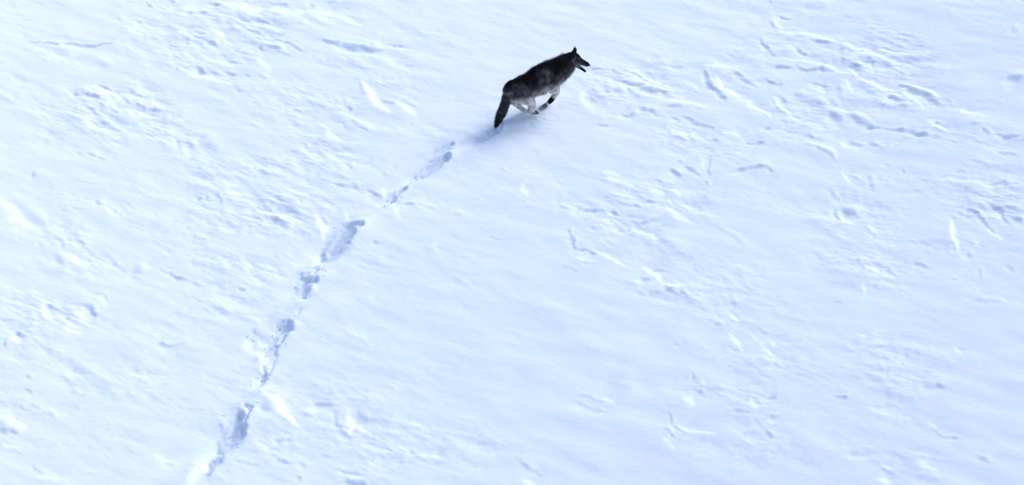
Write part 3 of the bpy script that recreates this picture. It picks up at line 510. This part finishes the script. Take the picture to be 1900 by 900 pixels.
V, F_ = [], []
for k, pts in WOLF_SHAPE.items():
    if k in ('eye', 'nose'): continue
    tube_mesh(V, F_, pts)
    if k.startswith('paw'):                      # four toes at the end of each paw
        a, b = np.array(pts[-2][:3]), np.array(pts[-1][:3]); f_ = (b - a) / np.linalg.norm(b - a)
        for q, fwd in ((-.027, .004), (-.010, .016), (.010, .016), (.027, .004)):
            s0 = b + np.array((0, q, -.002)); s1 = s0 + f_ * (.012 + fwd)
            tube_mesh(V, F_, [(*s0, .014, .012), (*s1, .011, .010)], 12, 2)
tmp = bpy.data.meshes.new("body"); tmp.from_pydata(V, [], F_); tmp.update()
body = bpy.data.objects.new("body", tmp); col.objects.link(body)
md = body.modifiers.new("r", 'REMESH'); md.mode = 'VOXEL'; md.voxel_size = .0065
ms = body.modifiers.new("s", 'SMOOTH'); ms.factor = .5; ms.iterations = 6
bpy.context.view_layer.update()
me = bpy.data.meshes.new_from_object(body.evaluated_get(bpy.context.evaluated_depsgraph_get()))
body.modifiers.clear(); body.data = me; me.name = "body"
bpy.data.meshes.remove(tmp)
body.parent = wolf
me.shade_smooth()

nv = len(me.vertices)
co = np.empty(nv * 3, np.float32); me.vertices.foreach_get('co', co); co = co.reshape(-1, 3).astype(float)
no = np.empty(nv * 3, np.float32); me.vertices.foreach_get('normal', no); no = no.reshape(-1, 3).astype(float)

# coat pattern and fur length from the nearest body station
ST = []   # x,y,z, ru, rs, part index, t along the part, tangent
names = [k for k in WOLF_SHAPE if k not in ('eye', 'nose')]
for pi, k in enumerate(names):
    P = np.array(WOLF_SHAPE[k], float)
    for i in range(len(P) - 1):
        for u in np.linspace(0, 1, 5):
            q = P[i] * (1 - u) + P[i + 1] * u; d = P[i + 1][:3] - P[i][:3]; d /= np.linalg.norm(d)
            ST.append((*q, pi, (i + u) / (len(P) - 1), *d))
ST = np.array(ST)

def part_of(c):
    d = np.linalg.norm(c[:, None, :] - ST[None, :, :3], axis=2) / (np.maximum(ST[None, :, 3], ST[None, :, 4]) + .012)
    return np.argmin(d, axis=1)

def coat(c, n, idx):
    """natural colouring: black saddle, grey flanks, pale underside and legs, dark mask and tail tip"""
    s = ST[idx]; up = (c[:, 2] - s[:, 2]) / s[:, 3]
    out = np.zeros((len(c), 3)); ln = np.zeros(len(c))
    BLK = np.array((.008, .008, .011)); GRY = np.array((.070, .064, .066)); ASH = np.array((.17, .165, .18)); TAN = np.array((.70, .59, .53)); RED = np.array((.075, .045, .05))
    nz = np.array([mnoise.fractal(Vector(p * 9), 1.0, 2.0, 4) for p in c])
    nz2 = np.array([mnoise.fractal(Vector(p * 22 + 7), 1.0, 2.0, 3) for p in c])
    def mix(a, b, f): f = np.clip(f, 0, 1)[:, None]; return a * (1 - f) + b * f
    def sm(x, a, b): return np.clip((x - a) / (b - a), 0, 1)
    for pi, k in enumerate(names):
        m = s[:, 5] == pi
        if not m.any(): continue
        u = up[m] + .35 * nz[m]; t = s[m, 6]; z = c[m, 2]; x = c[m, 0]
        if k == 'trunk':
            r = mix(np.tile(GRY, (m.sum(), 1)), BLK, sm(u, .12, .55))
            r = mix(r, ASH, .65 * sm(nz[m] + nz2[m], .0, .5) * sm(-u, -.7, .1))
            belly = sm(-u, -.05, .42) * (t < .78) * sm(t, .10, .2)
            r = mix(r, TAN * .85, belly)
            r = mix(r, RED * 1.3, .9 * np.exp(-((t - .86) / .08) ** 2) * sm(-u, -.2, .4))
            r = mix(r, BLK, .9 * np.exp(-((t - .95) / .04) ** 2) * sm(-u, .1, .6))
            ln[m] = .028 + .02 * t
        elif k == 'skull':
            r = mix(np.tile(GRY, (m.sum(), 1)), BLK, sm(u, -.1, .5)); r = mix(r, ASH, sm(-u, .25, .7) * (t > .35) * .9)
            r = mix(r, ASH, .5 * (t < .4) * sm(nz2[m], 0, .3) * (u < .5)); r = mix(r, BLK, (t > .75) * sm(u, -.3, .3)); ln[m] = .014 * (1 - t) + .003
        elif k == 'jaw':
            r = mix(np.tile(ASH, (m.sum(), 1)), BLK, sm(t, .35, .6)); ln[m] = .005
        elif k.startswith('ear'):
            r = np.tile(BLK, (m.sum(), 1)); ln[m] = .004
        elif k == 'tail':
            r = mix(np.tile(GRY * .8, (m.sum(), 1)), BLK, sm(t + .2 * nz[m], .65, .85)); r = mix(r, ASH * .6, .5 * sm(nz2[m], .05, .35) * (t < .7) * (t > .25)); ln[m] = .03
        elif k.startswith('thigh'):
            r = mix(np.tile(GRY, (m.sum(), 1)), TAN, sm(-(z + .06 * nz[m]), -.56, -.47)); ln[m] = .022
        elif k.startswith('shank'):
            r = np.tile(TAN, (m.sum(), 1)); r = mix(r, ASH, .5 * sm(nz[m], .1, .5)); ln[m] = .008
        elif k.startswith('shoulder'):
            r = mix(np.tile(GRY, (m.sum(), 1)), BLK, .6 * sm(nz[m], -.1, .3)); r = mix(r, ASH, .3 * sm(nz2[m], .0, .4)); r = mix(r, TAN * .85, sm(-(z + .05 * nz[m]), -.58, -.48)); ln[m] = .022
        elif k.startswith('fore'):
            r = mix(np.tile(TAN * .9, (m.sum(), 1)), BLK * 2, sm(t, .85, 1.)); ln[m] = .009
        elif k == 'paw_near' or k == 'paw_far':
            r = np.tile(BLK, (m.sum(), 1)); ln[m] = .003
        else:
            r = mix(np.tile(TAN * .6, (m.sum(), 1)), BLK * 3, sm(t + .6 * nz2[m], .3, .7)); ln[m] = .005
        out[m] = r
    out *= np.clip(1 + .9 * nz2 + .5 * nz, .3, 2)[:, None]
    ln *= 1.7
    return np.clip(out, .004, .8), ln

idx = np.concatenate([part_of(co[i:i + 4000]) for i in range(0, nv, 4000)])
c_col, c_len = coat(co, no, idx)
for _ in range(2):                                      # soften borders between parts
    acc = c_col.copy(); cnt = np.ones(nv); e = np.empty(len(me.edges) * 2, np.int32); me.edges.foreach_get('vertices', e); e = e.reshape(-1, 2)
    for _k in range(4):
        acc = c_col.copy(); cnt = np.ones(nv)
        np.add.at(acc, e[:, 0], c_col[e[:, 1]]); np.add.at(acc, e[:, 1], c_col[e[:, 0]])
        np.add.at(cnt, e[:, 0], 1); np.add.at(cnt, e[:, 1], 1)
        c_col = acc / cnt[:, None]

def colour_attr(mesh, cols):
    a = mesh.attributes.new("coat", 'FLOAT_COLOR', 'POINT')
    a.data.foreach_set('color', np.hstack([cols, np.ones((len(cols), 1))]).astype(np.float32).ravel())

def coat_material(name, rough_v):
    m, N, L, b = new_mat(name)
    a = N.new("ShaderNodeAttribute"); a.attribute_name = "coat"
    L.new(a.outputs['Color'], b.inputs['Base Color'])
    b.inputs['Roughness'].default_value = rough_v; b.inputs['Specular IOR Level'].default_value = .06
    return m
COAT = coat_material("wolf_skin", .9); FUR = coat_material("wolf_fur", .75)
colour_attr(me, c_col); me.materials.append(COAT)

def pick(n):
    me.calc_loop_triangles()
    T = np.empty(len(me.loop_triangles) * 3, np.int32); me.loop_triangles.foreach_get('vertices', T); T = T.reshape(-1, 3)
    A, B, C = co[T[:, 0]], co[T[:, 1]], co[T[:, 2]]
    area = np.linalg.norm(np.cross(B - A, C - A), axis=1)
    k = rng.choice(len(T), n, p=area / area.sum())
    u, v = rng.random(n), rng.random(n); f = u + v > 1; u[f], v[f] = 1 - u[f], 1 - v[f]
    w = np.stack([1 - u - v, u, v], 1)
    g = lambda arr: (arr[T[k]] * (w[:, :, None] if arr.ndim == 2 else w)).sum(1)
    return g(co), g(no), g(c_col), g(c_len), idx[T[k, 0]]
NF = 70000
p, n_, cc, ln, si = pick(NF)
n_ /= np.linalg.norm(n_, axis=1)[:, None] + 1e-9
tan = ST[si, 7:10] * np.where(np.isin(ST[si, 5], [names.index('trunk'), names.index('skull'), names.index('jaw')]), -1, 1)[:, None]
tan = tan + np.array((0, 0, -.35))
tan -= n_ * (tan * n_).sum(1)[:, None]; tan /= np.linalg.norm(tan, axis=1)[:, None] + 1e-9
d = tan * .80 + n_ * .50 + rng.standard_normal((NF, 3)) * .20
d /= np.linalg.norm(d, axis=1)[:, None]
ln = ln * rng.uniform(.6, 1.25, NF)
sd_ = np.cross(d, n_); sd_ /= np.linalg.norm(sd_, axis=1)[:, None] + 1e-9
w = np.clip(ln * .07, .0005, .0022)[:, None]
root = p - n_ * .002
mid = root + d * (ln * .55)[:, None] + n_ * (ln * .05)[:, None]
tip = root + d * ln[:, None] - n_ * (ln * .08)[:, None]
FV = np.stack([root - sd_ * w, root + sd_ * w, mid + sd_ * w * .7, mid - sd_ * w * .7, tip], 1).reshape(-1, 3)
b5 = (np.arange(NF) * 5)[:, None]
quads = (b5 + np.array([0, 1, 2, 3])); tris = (b5 + np.array([3, 2, 4]))
fm = bpy.data.meshes.new("fur")
fm.from_pydata(FV.tolist(), [], quads.tolist() + tris.tolist()); fm.update()
fc = cc * rng.uniform(.7, 1.45, NF)[:, None]
FC = np.repeat(fc, 5, axis=0); FC[2::5] *= 1.15; FC[3::5] *= 1.15; FC[4::5] *= 1.15
colour_attr(fm, np.clip(FC, .004, .8)); fm.materials.append(FUR)
fur = bpy.data.objects.new("fur", fm); col.objects.link(fur); fur.parent = wolf
tag(fur, kind='stuff')

# powder hanging round the paws
def powder():
    import bmesh
    bm = bmesh.new(); bmesh.ops.create_icosphere(bm, subdivisions=3, radius=1.0)
    for v in bm.verts: v.co *= 1 + .12 * mnoise.noise(v.co * 2)
    m_ = bpy.data.meshes.new("snow_powder"); bm.to_mesh(m_); bm.free()
    o = bpy.data.objects.new("snow_powder", m_); col.objects.link(o)
    o.location = (wx0 - .08, wy0 - .07, WOLF_AT[2] + .06); o.scale = (.48, .40, .18); o.rotation_euler = (0, 0, math.radians(36))
    m = bpy.data.materials.new("snow_powder"); m.use_nodes = True; N = m.node_tree.nodes; L = m.node_tree.links
    N.remove(N["Principled BSDF"])
    vol = N.new("ShaderNodeVolumePrincipled"); vol.inputs['Color'].default_value = (.96, .97, 1, 1); vol.inputs['Anisotropy'].default_value = .3
    tc = N.new("ShaderNodeTexCoord"); ln_ = N.new("ShaderNodeVectorMath"); ln_.operation = 'LENGTH'
    L.new(tc.outputs['Object'], ln_.inputs[0])
    mr = N.new("ShaderNodeMapRange"); mr.inputs[1].default_value = .9; mr.inputs[2].default_value = .1; mr.inputs[3].default_value = 0; mr.inputs[4].default_value = 1
    L.new(ln_.outputs['Value'], mr.inputs[0])
    nt = N.new("ShaderNodeTexNoise"); nt.inputs['Scale'].default_value = 2.6; nt.inputs['Detail'].default_value = 3
    L.new(tc.outputs['Object'], nt.inputs['Vector'])
    r2_ = N.new("ShaderNodeMapRange"); r2_.inputs[1].default_value = .35; r2_.inputs[2].default_value = .7; r2_.inputs[3].default_value = 0.2; r2_.inputs[4].default_value = 7.0
    L.new(nt.outputs['Fac'], r2_.inputs[0])
    mm = N.new("ShaderNodeMath"); mm.operation = 'MULTIPLY'; L.new(mr.outputs[0], mm.inputs[0]); L.new(r2_.outputs[0], mm.inputs[1])
    L.new(mm.outputs[0], vol.inputs['Density']); L.new(vol.outputs[0], N["Material Output"].inputs['Volume'])
    o.data.materials.append(m)
    tag(o, 'thin cloud of snow powder hanging round the paws of the wolf', 'snow powder', 'stuff')
powder()

def plain(name, c, r):
    m, N, L, b = new_mat(name); b.inputs['Base Color'].default_value = (*c, 1); b.inputs['Roughness'].default_value = r
    return m
import bmesh
EYE = plain("amber_eye", (.07, .035, .012), .3); NOSE = plain("black_nose", (.006, .006, .007), .65)
for q in WOLF_SHAPE['eye']:
    bm = bmesh.new(); bmesh.ops.create_uvsphere(bm, u_segments=12, v_segments=8, radius=.010)
    m2 = bpy.data.meshes.new("eye"); bm.to_mesh(m2); bm.free(); m2.materials.append(EYE); m2.shade_smooth()
    eo = bpy.data.objects.new("eye", m2); col.objects.link(eo); eo.parent = wolf; eo.location = q[:3]
V, F_ = [], []; tube_mesh(V, F_, WOLF_SHAPE['nose'], 14, 3)
no_ = soup("nose", V, F_, NOSE, wolf); no_.data.shade_smooth()
